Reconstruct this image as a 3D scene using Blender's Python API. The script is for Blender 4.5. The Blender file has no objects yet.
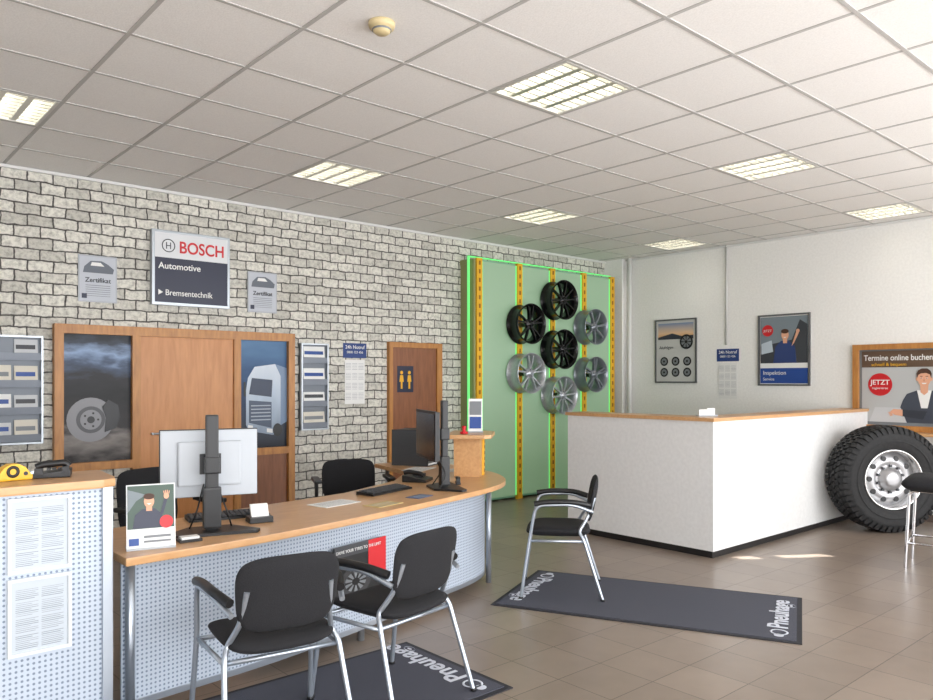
import bpy, bmesh, math, random
from mathutils import Vector, Matrix
random.seed(3)
sc=bpy.context.scene
try:
    sc.view_settings.view_transform='Standard'
    sc.view_settings.look='None'
except Exception: pass
PI=math.pi
# ---------------------------------------------------------------- materials
def lin(c):
    r=[]
    for v in c[:3]:
        v=v/255.0
        r.append(v/12.92 if v<=0.04045 else ((v+0.055)/1.055)**2.4)
    return (r[0],r[1],r[2],1.0)
MATS={}
def nt(name):
    m=bpy.data.materials.new(name); m.use_nodes=True
    t=m.node_tree; b=t.nodes['Principled BSDF']
    return m,t,b
def M(name,col,rough=0.5,metal=0.0,emit=0.0,spec=0.5,ecol=None):
    if name in MATS: return MATS[name]
    m,t,b=nt(name)
    b.inputs['Base Color'].default_value=lin(col)
    b.inputs['Roughness'].default_value=rough
    b.inputs['Metallic'].default_value=metal
    b.inputs['Specular IOR Level'].default_value=spec
    if emit>0:
        b.inputs['Emission Color'].default_value=lin(ecol or col)
        b.inputs['Emission Strength'].default_value=emit
    n=t.nodes.new('ShaderNodeTexNoise'); n.inputs['Scale'].default_value=60
    mr=t.nodes.new('ShaderNodeMapRange'); mr.inputs['To Min'].default_value=max(0,rough-0.04); mr.inputs['To Max'].default_value=min(1,rough+0.04)
    t.links.new(n.outputs['Fac'],mr.inputs['Value']); t.links.new(mr.outputs['Result'],b.inputs['Roughness'])
    MATS[name]=m; return m
def mixrgb(t,fac,a,b,mode='MIX'):
    n=t.nodes.new('ShaderNodeMix'); n.data_type='RGBA'; n.blend_type=mode
    for idx,v in ((0,fac),(6,a),(7,b)):
        if isinstance(v,bpy.types.NodeSocket): t.links.new(v,n.inputs[idx])
        else: n.inputs[idx].default_value=v
    return n.outputs[2]
def math_n(t,op,a,b=None):
    n=t.nodes.new('ShaderNodeMath'); n.operation=op
    for i,v in enumerate((a,b)):
        if v is None: continue
        if isinstance(v,bpy.types.NodeSocket): t.links.new(v,n.inputs[i])
        else: n.inputs[i].default_value=v
    return n.outputs[0]
def bump(t,b,h,strength,dist=0.01):
    n=t.nodes.new('ShaderNodeBump'); n.inputs['Strength'].default_value=strength; n.inputs['Distance'].default_value=dist
    t.links.new(h,n.inputs['Height']); t.links.new(n.outputs['Normal'],b.inputs['Normal'])
def wood(name,c1,c2,scale=(1,8,8),rough=0.4):
    m,t,b=nt(name)
    tc=t.nodes.new('ShaderNodeTexCoord'); mp=t.nodes.new('ShaderNodeMapping'); mp.inputs['Scale'].default_value=scale
    t.links.new(tc.outputs['Object'],mp.inputs['Vector'])
    n=t.nodes.new('ShaderNodeTexNoise'); n.inputs['Scale'].default_value=3.0; n.inputs['Detail'].default_value=6; n.inputs['Distortion'].default_value=0.4
    t.links.new(mp.outputs['Vector'],n.inputs['Vector'])
    mr=t.nodes.new('ShaderNodeMapRange'); mr.inputs['From Min'].default_value=0.3; mr.inputs['From Max'].default_value=0.7
    t.links.new(n.outputs['Fac'],mr.inputs['Value'])
    o=mixrgb(t,mr.outputs['Result'],lin(c1),lin(c2))
    t.links.new(o,b.inputs['Base Color']); b.inputs['Roughness'].default_value=rough
    return m
def noisy(name,c1,c2,scale,rough=0.6,bs=0.0,metal=0.0,detail=4):
    m,t,b=nt(name)
    tc=t.nodes.new('ShaderNodeTexCoord')
    n=t.nodes.new('ShaderNodeTexNoise'); n.inputs['Scale'].default_value=scale; n.inputs['Detail'].default_value=detail
    t.links.new(tc.outputs['Object'],n.inputs['Vector'])
    mr=t.nodes.new('ShaderNodeMapRange'); mr.inputs['From Min'].default_value=0.35; mr.inputs['From Max'].default_value=0.65
    t.links.new(n.outputs['Fac'],mr.inputs['Value'])
    o=mixrgb(t,mr.outputs['Result'],lin(c1),lin(c2))
    t.links.new(o,b.inputs['Base Color']); b.inputs['Roughness'].default_value=rough; b.inputs['Metallic'].default_value=metal
    if bs: bump(t,b,n.outputs['Fac'],bs)
    return m
def perforated(name,base,hole,sp=0.028,r=0.3):
    m,t,b=nt(name)
    uv=t.nodes.new('ShaderNodeUVMap'); s=t.nodes.new('ShaderNodeSeparateXYZ'); t.links.new(uv.outputs['UV'],s.inputs['Vector'])
    fx=math_n(t,'SUBTRACT',math_n(t,'FRACT',math_n(t,'DIVIDE',s.outputs[0],sp)),0.5)
    fy=math_n(t,'SUBTRACT',math_n(t,'FRACT',math_n(t,'DIVIDE',s.outputs[1],sp)),0.5)
    dd=math_n(t,'SQRT',math_n(t,'ADD',math_n(t,'MULTIPLY',fx,fx),math_n(t,'MULTIPLY',fy,fy)))
    k=math_n(t,'LESS_THAN',dd,r)
    o=mixrgb(t,k,lin(base),lin(hole)); t.links.new(o,b.inputs['Base Color'])
    b.inputs['Roughness'].default_value=0.45; b.inputs['Metallic'].default_value=0.1
    return m
def brickmat():
    m,t,b=nt('whitewashed_brick')
    tc=t.nodes.new('ShaderNodeTexCoord'); s=t.nodes.new('ShaderNodeSeparateXYZ'); t.links.new(tc.outputs['Object'],s.inputs['Vector'])
    cb=t.nodes.new('ShaderNodeCombineXYZ'); t.links.new(s.outputs[0],cb.inputs[0]); t.links.new(s.outputs[2],cb.inputs[1])
    n=t.nodes.new('ShaderNodeTexNoise'); n.inputs['Scale'].default_value=10; n.inputs['Detail'].default_value=4
    t.links.new(cb.outputs[0],n.inputs['Vector'])
    sub=t.nodes.new('ShaderNodeVectorMath'); sub.operation='SUBTRACT'; sub.inputs[1].default_value=(.5,.5,.5); t.links.new(n.outputs['Color'],sub.inputs[0])
    sca=t.nodes.new('ShaderNodeVectorMath'); sca.operation='SCALE'; sca.inputs['Scale'].default_value=0.035; t.links.new(sub.outputs[0],sca.inputs[0])
    add=t.nodes.new('ShaderNodeVectorMath'); add.operation='ADD'; t.links.new(cb.outputs[0],add.inputs[0]); t.links.new(sca.outputs[0],add.inputs[1])
    br=t.nodes.new('ShaderNodeTexBrick'); br.inputs['Scale'].default_value=1.0; br.inputs['Brick Width'].default_value=0.19; br.inputs['Row Height'].default_value=0.092
    br.inputs['Mortar Size'].default_value=0.0085; br.inputs['Mortar Smooth'].default_value=0.6; br.inputs['Bias'].default_value=-0.25
    br.inputs['Color1'].default_value=lin((220,217,207)); br.inputs['Color2'].default_value=lin((180,177,168)); br.inputs['Mortar'].default_value=lin((78,75,72))
    t.links.new(add.outputs[0],br.inputs['Vector'])
    n2=t.nodes.new('ShaderNodeTexNoise'); n2.inputs['Scale'].default_value=26; n2.inputs['Detail'].default_value=8; n2.inputs['Roughness'].default_value=0.7
    t.links.new(cb.outputs[0],n2.inputs['Vector'])
    mr=t.nodes.new('ShaderNodeMapRange'); mr.inputs['From Min'].default_value=0.34; mr.inputs['From Max'].default_value=0.56; mr.inputs['To Min'].default_value=0.54; mr.inputs['To Max'].default_value=1.0
    t.links.new(n2.outputs['Fac'],mr.inputs['Value'])
    cr=t.nodes.new('ShaderNodeCombineColor')
    for i in range(3): t.links.new(mr.outputs['Result'],cr.inputs[i])
    o=mixrgb(t,1.0,br.outputs['Color'],cr.outputs[0],'MULTIPLY')
    t.links.new(o,b.inputs['Base Color']); b.inputs['Roughness'].default_value=0.85
    inv=math_n(t,'SUBTRACT',1.0,br.outputs['Fac']); bump(t,b,math_n(t,'ADD',inv,math_n(t,'MULTIPLY',n2.outputs['Fac'],0.5)),0.22,0.01)
    return m
def floormat():
    m,t,b=nt('floor_tiles')
    tc=t.nodes.new('ShaderNodeTexCoord')
    mp=t.nodes.new('ShaderNodeMapping'); mp.inputs['Location'].default_value=(0.1,0.08,0); t.links.new(tc.outputs['Object'],mp.inputs['Vector'])
    br=t.nodes.new('ShaderNodeTexBrick'); br.offset=0.0; br.inputs['Scale'].default_value=1.0; br.inputs['Brick Width'].default_value=0.33; br.inputs['Row Height'].default_value=0.33
    br.inputs['Mortar Size'].default_value=0.003; br.inputs['Mortar Smooth'].default_value=0.2
    br.inputs['Color1'].default_value=lin((138,124,112)); br.inputs['Color2'].default_value=lin((127,114,103)); br.inputs['Mortar'].default_value=lin((84,75,68))
    t.links.new(mp.outputs[0],br.inputs['Vector'])
    n=t.nodes.new('ShaderNodeTexNoise'); n.inputs['Scale'].default_value=6; n.inputs['Detail'].default_value=6; t.links.new(tc.outputs['Object'],n.inputs['Vector'])
    mr=t.nodes.new('ShaderNodeMapRange'); mr.inputs['To Min'].default_value=0.85; mr.inputs['To Max'].default_value=1.12; t.links.new(n.outputs['Fac'],mr.inputs['Value'])
    cr=t.nodes.new('ShaderNodeCombineColor')
    for i in range(3): t.links.new(mr.outputs['Result'],cr.inputs[i])
    o=mixrgb(t,1.0,br.outputs['Color'],cr.outputs[0],'MULTIPLY'); t.links.new(o,b.inputs['Base Color'])
    b.inputs['Roughness'].default_value=0.30
    bump(t,b,math_n(t,'SUBTRACT',1.0,br.outputs['Fac']),0.15,0.002)
    return m
BRICK=brickmat(); FLOOR=floormat()
WHITEWALL=noisy('white_wall_paint',(230,229,226),(236,235,232),40,0.8,0.05)
CEILT=noisy('ceiling_tile',(230,228,225),(238,236,233),120,0.9,0.15)
BARM=M('ceiling_bar',(182,180,177),0.6)
OAK=wood('beech_desk',(206,162,116),(190,144,98),(2,14,14),0.3)
DOORW=wood('door_wood',(196,136,82),(178,118,66),(10,10,1.2),0.4)
FRAMEW=wood('frame_wood',(188,132,70),(160,106,54),(10,10,1.5),0.4)
DARKW=wood('dark_door_wood',(142,90,58),(120,74,46),(10,10,1.2),0.4)
PERF=perforated('perforated_metal',(180,190,203),(116,128,146),0.02,0.25)
METALB=M('blue_grey_metal',(150,165,180),0.45,0.2)
SILVER=M('silver_tube',(176,184,194),0.3,0.75)
CHROME=M('chrome',(215,215,218),0.12,1.0)
BLACKF=noisy('black_fabric',(17,17,20),(27,27,31),250,0.9,0.2)
BLACKP=M('black_plastic',(18,18,20),0.4)
BLACKG=M('black_gloss',(14,14,16),0.18)
GREYP=M('grey_plastic',(176,181,187),0.4)
WHITE=M('white_paper',(226,226,224),0.6)
WHITEC=noisy('counter_white',(218,218,217),(224,224,223),30,0.55)
LGREY=M('light_grey',(190,192,194),0.5)
MGREY=M('mid_grey',(120,124,128),0.5)
DGREY=M('dark_grey',(60,62,66),0.5)
NAVY=M('navy',(24,30,56),0.4)
BLUE=M('blue_print',(30,68,140),0.45)
RED=M('red_print',(196,28,36),0.45)
YEL=M('yellow_paint',(226,172,36),0.4)
YELD=M('yellow_hole',(140,92,20),0.6)
SKIN=M('print_skin',(214,160,130),0.6)
HAIR=M('print_hair',(70,44,30),0.6)
RUB=noisy('tyre_rubber',(24,24,25),(34,34,35),30,0.75,0.1)
FROST=M('frosted_green_glass',(150,170,150),0.25,0,0.17,0.5,(150,215,150))
GLOW=M('green_led',(110,210,120),0.5,0,0.75,0.5,(110,240,130))
ALU=M('alu_frame',(176,182,188),0.35,0.6)
# ---------------------------------------------------------------- geometry helpers
def link(o,parent):
    sc.collection.objects.link(o)
    if parent: o.parent=parent
def obj(name,verts,faces,mat,parent=None,smooth=False,uvs=None):
    me=bpy.data.meshes.new(name); me.from_pydata(verts,[],faces); me.update()
    bm=bmesh.new(); bm.from_mesh(me); bmesh.ops.recalc_face_normals(bm,faces=bm.faces); bm.to_mesh(me); bm.free()
    if smooth:
        for p in me.polygons: p.use_smooth=True
    if mat: me.materials.append(mat)
    o=bpy.data.objects.new(name,me); link(o,parent); return o
def root(name,loc=(0,0,0),rz=0):
    e=bpy.data.objects.new(name,None); e.empty_display_size=0.1; e.location=loc; e.rotation_euler=(0,0,rz); sc.collection.objects.link(e); return e
BF=[(0,3,2,1),(4,5,6,7),(0,1,5,4),(1,2,6,5),(2,3,7,6),(3,0,4,7)]
def boxv(x0,x1,y0,y1,z0,z1): return [(x0,y0,z0),(x1,y0,z0),(x1,y1,z0),(x0,y1,z0),(x0,y0,z1),(x1,y0,z1),(x1,y1,z1),(x0,y1,z1)]
def bevelmesh(o,w,seg=2):
    bm=bmesh.new(); bm.from_mesh(o.data)
    bmesh.ops.bevel(bm,geom=bm.edges[:],offset=w,segments=seg,profile=0.7,affect='EDGES',clamp_overlap=True)
    bm.to_mesh(o.data); bm.free()
def box(p,name,x0,x1,y0,y1,z0,z1,mat,bev=0):
    o=obj(name,boxv(x0,x1,y0,y1,z0,z1),BF,mat,p)
    if bev: bevelmesh(o,bev)
    return o
def boxes(p,name,lst,mat):
    v=[];f=[]
    for i,b in enumerate(lst):
        e=0.00013*(i%6)   # tiny size differences avoid coincident faces at overlaps
        n=len(v); v+=boxv(b[0]+e,b[1]-e,b[2]+e,b[3]-e,b[4]+e,b[5]-e); f+=[tuple(k+n for k in q) for q in BF]
    return obj(name,v,f,mat,p)
def prism(p,name,pts,a0,a1,mat,axis='Z',bev=0):
    n=len(pts)
    if axis=='Z': v=[(x,y,a0) for x,y in pts]+[(x,y,a1) for x,y in pts]
    elif axis=='Y': v=[(x,a0,z) for x,z in pts]+[(x,a1,z) for x,z in pts]
    else: v=[(a0,y,z) for y,z in pts]+[(a1,y,z) for y,z in pts]
    f=[tuple(range(n))[::-1],tuple(range(n,2*n))]+[(i,(i+1)%n,n+(i+1)%n,n+i) for i in range(n)]
    o=obj(name,v,f,mat,p)
    if bev: bevelmesh(o,bev)
    return o
def cyl(p,name,p0,p1,r,mat,r2=None,seg=20):
    p0=Vector(p0);p1=Vector(p1); d=(p1-p0).normalized(); a=d.orthogonal().normalized(); b=d.cross(a)
    if r2 is None: r2=r
    v=[];
    for c,rr in ((p0,r),(p1,r2)):
        for i in range(seg):
            t=2*PI*i/seg; v.append(tuple(c+rr*(math.cos(t)*a+math.sin(t)*b)))
    f=[tuple(range(seg)),tuple(range(seg,2*seg))]+[(i,(i+1)%seg,seg+(i+1)%seg,seg+i) for i in range(seg)]
    o=obj(name,v,f,mat,p)
    for q in o.data.polygons:
        if len(q.vertices)==4: q.use_smooth=True
    return o
def lathe(p,name,prof,mat,axis='Z',c=(0,0,0),seg=48,smooth=True,close=False):
    v=[];f=[];n=len(prof)
    for i in range(seg):
        t=2*PI*i/seg
        for r,h in prof:
            x,y=r*math.cos(t),r*math.sin(t)
            if axis=='Z': q=(c[0]+x,c[1]+y,c[2]+h)
            elif axis=='Y': q=(c[0]+x,c[1]+h,c[2]+y)
            else: q=(c[0]+h,c[1]+x,c[2]+y)
            v.append(q)
    m=n if close else n-1
    for i in range(seg):
        j=(i+1)%seg
        for k in range(m):
            l=(k+1)%n
            f.append((i*n+k,i*n+l,j*n+l,j*n+k))
    o=obj(name,v,f,mat,p,smooth); return o
def fillet(pts,r,n=5):
    pts=[Vector(q) for q in pts]; out=[pts[0]]
    for i in range(1,len(pts)-1):
        a,b,c=pts[i-1],pts[i],pts[i+1]
        d1=(a-b); d2=(c-b); rr=min(r,d1.length*.45,d2.length*.45)
        s=b+d1.normalized()*rr; e=b+d2.normalized()*rr
        for k in range(n+1):
            t=k/n; out.append((1-t)**2*s+2*t*(1-t)*b+t*t*e)
    out.append(pts[-1]); return out
def tube(p,name,pts,r,mat,fr=0.05):
    q=fillet(pts,fr) if fr and len(pts)>2 else [Vector(x) for x in pts]
    cu=bpy.data.curves.new(name,'CURVE'); cu.dimensions='3D'; cu.bevel_depth=r; cu.bevel_resolution=3; cu.use_fill_caps=True
    s=cu.splines.new('POLY'); s.points.add(len(q)-1)
    for i,x in enumerate(q): s.points[i].co=(x[0],x[1],x[2],1)
    tmp=bpy.data.objects.new('tmpc',cu); sc.collection.objects.link(tmp)
    me=bpy.data.meshes.new_from_object(tmp); bpy.data.objects.remove(tmp)
    me.materials.clear(); me.materials.append(mat)
    for pl in me.polygons: pl.use_smooth=True
    o=bpy.data.objects.new(name,me); link(o,p); return o
def text(p,name,s,size,loc,rot,mat,align='LEFT',bold=0.0,sx=1.0):
    cu=bpy.data.curves.new(name,'FONT'); cu.body=s; cu.size=size; cu.align_x=align; cu.extrude=0.0008; cu.offset=bold
    tmp=bpy.data.objects.new('tmpt',cu); sc.collection.objects.link(tmp)
    bpy.context.view_layer.update()
    me=bpy.data.meshes.new_from_object(tmp); bpy.data.objects.remove(tmp)
    me.materials.clear(); me.materials.append(mat)
    o=bpy.data.objects.new(name,me); o.location=loc; o.rotation_euler=rot; o.scale=(sx,1,1); link(o,p); return o
def wtext(p,name,s,size,x,z,y,mat,align='LEFT',bold=0.0,sx=1.0): return text(p,name,s,size,(x,y,z),(PI/2,0,0),mat,align,bold,sx)
def rect(p,name,x0,x1,z0,z1,y,mat,th=0.002): return box(p,name,x0,x1,y-th,y,z0,z1,mat)
def poly(p,name,pts,y,mat,th=0.002): return prism(p,name,pts,y-th,y,mat,'Y')
def disc(p,name,x,z,r,y,mat,th=0.002,rz=None):
    rz=rz or r
    return poly(p,name,[(x+r*math.cos(2*PI*i/28),z+rz*math.sin(2*PI*i/28)) for i in range(28)],y,mat,th)
def pad(p,name,w,h,th,fn,mat,nx=12,ny=10,pw=5,taper=0.0):
    v=[];f=[]
    def rnd(a,b):
        k=max(abs(a),abs(b))
        if k==0: return 0,0
        n=(abs(a)**pw+abs(b)**pw)**(1/pw)
        return a*k/n,b*k/n
    W=nx+1;Hh=ny+1
    for side in (0,1):
        for j in range(Hh):
            for i in range(W):
                a=-1+2*i/nx;b=-1+2*j/ny
                k=max(abs(a),abs(b)); a2,b2=rnd(a,b)
                c=th/2*(1-0.75*k**6)*(1 if side else -1)
                v.append(fn(a2*w/2*(1+taper*b2),b2*h/2,c))
    n=W*Hh
    for j in range(ny):
        for i in range(nx):
            q=(j*W+i,j*W+i+1,(j+1)*W+i+1,(j+1)*W+i)
            f.append(q); f.append(tuple(x+n for x in q)[::-1])
    rim=[i for i in range(W)]+[j*W+nx for j in range(1,Hh)]+[ny*W+i for i in range(nx-1,-1,-1)]+[j*W for j in range(ny-1,0,-1)]
    for k in range(len(rim)):
        a=rim[k];b=rim[(k+1)%len(rim)]
        f.append((a,b,b+n,a+n))
    o=obj(name,v,f,mat,p,True)
    md=o.modifiers.new('sub','SUBSURF'); md.levels=1; md.render_levels=1
    return o
def catmull(pts,n=6):
    out=[]
    P=[pts[0]]+list(pts)+[pts[-1]]
    for i in range(1,len(P)-2):
        p0,p1,p2,p3=[Vector(q) for q in P[i-1:i+3]]
        for k in range(n):
            t=k/n
            out.append(tuple(0.5*((2*p1)+(-p0+p2)*t+(2*p0-5*p1+4*p2-p3)*t*t+(-p0+3*p1-3*p2+p3)*t**3)))
    out.append(tuple(pts[-1])); return out
def ribbon(p,name,path,z0,z1,th,mat):
    n=len(path); L=[0]
    for i in range(1,n): L.append(L[-1]+(Vector(path[i])-Vector(path[i-1])).length)
    v=[]
    for side in (0,1):
        for i in range(n):
            a=Vector(path[max(i-1,0)]);b=Vector(path[min(i+1,n-1)]); d=(b-a).normalized(); nn=Vector((-d.y,d.x))*th*side
            x,y=path[i][0]+nn.x,path[i][1]+nn.y
            v+=[(x,y,z0),(x,y,z1)]
    f=[]
    for i in range(n-1):
        f.append((2*i,2*i+2,2*i+3,2*i+1)); k=2*n
        f.append((k+2*i,k+2*i+1,k+2*i+3,k+2*i+2)); f.append((2*i+1,2*i+3,k+2*i+3,k+2*i+1)); f.append((2*i,k+2*i,k+2*i+2,2*i+2))
    f.append((0,1,2*n+1,2*n)); e=2*n-2; f.append((e,2*n+e,2*n+e+1,e+1))
    me=bpy.data.meshes.new(name); me.from_pydata(v,[],f); me.update()
    uvl=me.uv_layers.new(name='UVMap')
    for pl in me.polygons:
        for li in pl.loop_indices:
            vi=me.loops[li].vertex_index; idx=(vi%(2*n))//2
            uvl.data[li].uv=(L[idx],v[vi][2])
    me.materials.append(mat); o=bpy.data.objects.new(name,me); link(o,p); return o
# ---------------------------------------------------------------- room shell
HC=3.236; XW=9.0; YW=7.04; XL=-3.0; YF=-2.2
box(None,'floor',XL-.2,XW+.2,YF-.2,YW+.2,-0.15,0,FLOOR)
box(None,'wall_back',XL-.2,XW+.2,YW,YW+.2,0,HC+.4,BRICK)
box(None,'wall_left',XL-.2,XL,YF,YW,0,HC+.4,WHITEWALL)
# right wall: glazed bay near the front, unseen slits added to cast sun streaks
SY0,SY1=1.16,1.31; WY=-.3
boxes(None,'wall_right',[(XW,XW+.05,SY1,YW,0,HC+.4),(XW,XW+.05,WY,SY0,0,HC+.4),(XW,XW+.05,SY0,SY1,0,2.38),(XW,XW+.05,SY0,SY1,2.80,2.92),(XW,XW+.05,SY0,SY1,3.12,HC+.4),
 (XW,XW+.05,YF-.2,WY,2.9,HC+.4),(XW,XW+.05,YF-.2,WY,0,.3),(XW,XW+.05,YF-.2,YF+.2,.3,2.9)],WHITEWALL)
boxes(None,'wall_front',[(XL-.2,XW,YF-.2,YF,2.95,HC+.4),(XL-.2,XW,YF-.2,YF,0,.25),(XL-.2,-2.4,YF-.2,YF,.25,2.95),(XW-.3,XW,YF-.2,YF,.25,2.95)],WHITEWALL)
wf=root('window_1')
boxes(wf,'mullions',[(x,x+.07,YF-.13,YF-.06,.25,2.95) for x in (-2.4,-.8,0.9,2.8,4.7,6.6,8.6)]+[(-2.4,8.67,YF-.13,YF-.06,.25,.32),(-2.4,8.67,YF-.13,YF-.06,2.88,2.95)],ALU)
wf=root('window_2')
boxes(wf,'mullions',[(XW+.0,XW+.05,y,y+.06,.3,2.9) for y in (-2,-1.1,-.36)]+[(XW+.0,XW+.05,-2,-.3,.3,.36),(XW,XW+.05,-2,-.3,2.84,2.9)],ALU)
# ceiling tiles with holes for light fixtures
T=0.625; GX=3.13; GY=2.73
fx_cells=set()
for i in (-4,0,4,8):
    for j in (-4,0,4): fx_cells.add((i,j))
v=[];f=[]
ix0=int((XL-GX)//T);ix1=int((XW-GX)//T)+1;iy0=int((YF-GY)//T);iy1=int((YW-GY)//T)+1
for i in range(ix0,ix1):
    for j in range(iy0,iy1):
        if (i,j) in fx_cells: continue
        n=len(v); x0=max(XL-.1,GX+i*T);x1=min(XW+.04,GX+(i+1)*T);y0=max(YF-.1,GY+j*T);y1=min(YW+.1,GY+(j+1)*T)
        if x1<=x0 or y1<=y0: continue
        v+=boxv(x0+.001,x1-.001,y0+.001,y1-.001,HC,HC+.02); f+=[tuple(k+n for k in q) for q in BF]
obj('ceiling',v,f,CEILT)
box(None,'trim_light_block_slab',XL-.2,XW+.05,YF-.2,YW+.2,HC+.38,HC+.45,WHITEWALL)  # unseen slab added above the tiles to block outside light
bars=[]
for i in range(ix0+1,ix1):
    x=GX+i*T
    if XL<x<XW: bars.append((x-.011,x+.011,YF,YW,HC-.004,HC+.002))
for j in range(iy0+1,iy1):
    y=GY+j*T
    if YF<y<YW: bars.append((XL,XW,y-.011,y+.011,HC-.0045,HC+.002))
boxes(None,'trim_ceiling_grid',bars,BARM)
boxes(None,'trim_wall_angle',[(XL,XW,YW-.025,YW,HC-.03,HC-.005),(XW-.025,XW,YF,YW,HC-.03,HC-.005)],M('trim_white',(214,214,212),.6))
boxes(None,'baseboard_back',[(XL,5.0,YW-.012,YW,0,.08),(5.8,XW,YW-.012,YW,0,.08)],M('base_brown',(96,82,74),.5))
boxes(None,'baseboard_right',[(XW-.012,XW,-.3,YW-.4,0,.08)],M('base_brown',(96,82,74),.5))
TUBE=M('fluorescent_tube',(255,253,246),0.5,0,7.5)
LOUV=M('louvre_aluminium',(214,212,204),0.3,0.7)
LIN=M('fixture_housing',(222,220,212),0.4)
for (i,j) in sorted(fx_cells):
    r=root('ceiling_light',(GX+(i+.5)*T,GY+(j+.5)*T,HC))
    a=T/2-.012
    boxes(r,'housing',[(-a,a,-a,a,.09,.1),(-a,-a+.006,-a,a,0,.09),(a-.006,a,-a,a,0,.09),(-a,a,-a,-a+.006,0,.09),(-a,a,a-.006,a,0,.09)],LIN)
    boxes(r,'frame',[(-a,a,-a,-a+.02,-.006,.002),(-a,a,a-.02,a,-.006,.002),(-a,-a+.02,-a,a,-.006,.002),(a-.02,a,-a,a,-.006,.002)],M('fixture_frame',(200,198,192),.4))
    lv=[]
    for k in range(1,4):
        x=-a+2*a*k/4; lv.append((x-.018,x+.018,-a,a,.0,.045))
    boxes(r,'louvre_long',lv,LOUV)
    lv=[]
    for k in range(1,9):
        y=-a+2*a*k/9; lv.append((-a,a,y-.0055,y+.0055,.002,.035))
    boxes(r,'louvre_cross',lv,LOUV)
    for k in range(4):
        x=-a+2*a*(k+.5)/4; cyl(r,'tube_%d'%(k+1),(x,-a+.02,.062),(x,a-.02,.062),.015,TUBE,seg=12)
# corner column and pipes
box(None,'trim_corner_column',8.9,9.0,6.72,7.04,0,HC,WHITEWALL)
r=root('heating_pipe'); cyl(r,'pipe',(8.94,6.62,0),(8.94,6.62,HC),.03,M('pipe_white',(222,222,220),.4))
r=root('cable_duct'); cyl(r,'pipe',(8.985,5.14,1.95),(8.985,5.14,HC),.011,M('pipe_grey',(190,190,188),.4))
# smoke detector
r=root('smoke_detector',(2.14,3.05,HC))
lathe(r,'body',[(0.0,-.055),(.03,-.055),(.042,-.045),(.045,-.03),(.06,-.028),(.065,-.015),(.065,0),(0,0)],M('cream_plastic',(208,190,146),.45))
lathe(r,'slot_ring',[(.0455,-.042),(.047,-.040),(.047,-.034),(.0455,-.032)],MGREY)
# ---------------------------------------------------------------- wall items, brick wall
def wr(name,a,z,side='b'):
    if side=='b': return root(name,(a,YW,z),0)
    return root(name,(XW,a,z),-PI/2)
r=root('wood_door_unit',(0,YW,0))
boxes(r,'frame',[(1.61,1.68,-.07,0,.73,1.96),(1.61,2.29,-.07,0,.73,.80),(2.23,2.30,-.07,0,0,1.96),(1.61,3.82,-.07,0,1.89,1.97),(3.17,3.24,-.07,0,0,1.96),(3.75,3.82,-.07,0,0.0,1.96),(3.24,3.75,-.07,0,.76,.83),(3.24,3.75,-.07,0,.0,.10)],FRAMEW)
box(r,'door_leaf',2.30,3.17,-.05,-.01,0.01,1.89,DOORW,.004)
box(r,'lower_panel',3.24,3.75,-.035,-.01,.1,.76,DARKW)
cyl(r,'handle',(2.40,-.05,1.02),(2.40,-.10,1.02),.01,SILVER); cyl(r,'handle_lever',(2.40,-.10,1.02),(2.52,-.10,1.02),.009,SILVER)
def gradmat(name,stops,nscale=(2,1,6),rot=.7,amt=.35,z0=.8,z1=1.9):
    # printed photo: vertical tonal ramp broken up by streaky noise
    m,t,b=nt(name)
    tc=t.nodes.new('ShaderNodeTexCoord'); s=t.nodes.new('ShaderNodeSeparateXYZ'); t.links.new(tc.outputs['Object'],s.inputs[0])
    mp=t.nodes.new('ShaderNodeMapping'); mp.inputs['Rotation'].default_value=(0,rot,0); mp.inputs['Scale'].default_value=nscale
    t.links.new(tc.outputs['Object'],mp.inputs['Vector'])
    n=t.nodes.new('ShaderNodeTexNoise'); n.inputs['Scale'].default_value=2.2; n.inputs['Detail'].default_value=8; t.links.new(mp.outputs[0],n.inputs['Vector'])
    mr=t.nodes.new('ShaderNodeMapRange'); mr.inputs['From Min'].default_value=z0; mr.inputs['From Max'].default_value=z1; t.links.new(s.outputs[2],mr.inputs['Value'])
    k=math_n(t,'ADD',mr.outputs['Result'],math_n(t,'MULTIPLY',math_n(t,'SUBTRACT',n.outputs['Fac'],.5),amt*2))
    cr=t.nodes.new('ShaderNodeValToRGB'); e=cr.color_ramp.elements
    e[0].position=stops[0][0]; e[0].color=lin(stops[0][1]); e[1].position=stops[-1][0]; e[1].color=lin(stops[-1][1])
    for p_,c_ in stops[1:-1]: x=e.new(p_); x.color=lin(c_)
    t.links.new(k,cr.inputs['Fac']); t.links.new(cr.outputs['Color'],b.inputs['Base Color']); b.inputs['Roughness'].default_value=.4; b.inputs['Specular IOR Level'].default_value=.3
    return m
rect(r,'poster_left',1.68,2.23,.80,1.89,-.02,gradmat('print_night',[(0,(30,27,28)),(.16,(128,122,118)),(.26,(46,43,44)),(.5,(12,12,15)),(.66,(30,30,34)),(.76,(66,80,104)),(.85,(136,158,190)),(.94,(50,58,72)),(1,(24,26,30))],(2,1,5),.5,.16))
RO1=M('print_rotor_light',(128,128,132),.4); RO2=M('print_rotor_dark',(70,70,74),.4)
disc(r,'print_rotor',1.90,1.16,.19,-.0225,RO1); disc(r,'print_rotor_in',1.90,1.16,.115,-.0245,RO2); disc(r,'print_rotor_hat',1.90,1.16,.085,-.0265,RO1); disc(r,'print_rotor_bore',1.90,1.16,.03,-.0285,BLACKP)
for k in range(5): disc(r,'print_bolt_%d'%k,1.90+.058*math.cos(2*PI*k/5),1.16+.058*math.sin(2*PI*k/5),.009,-.0285,BLACKP)
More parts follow.
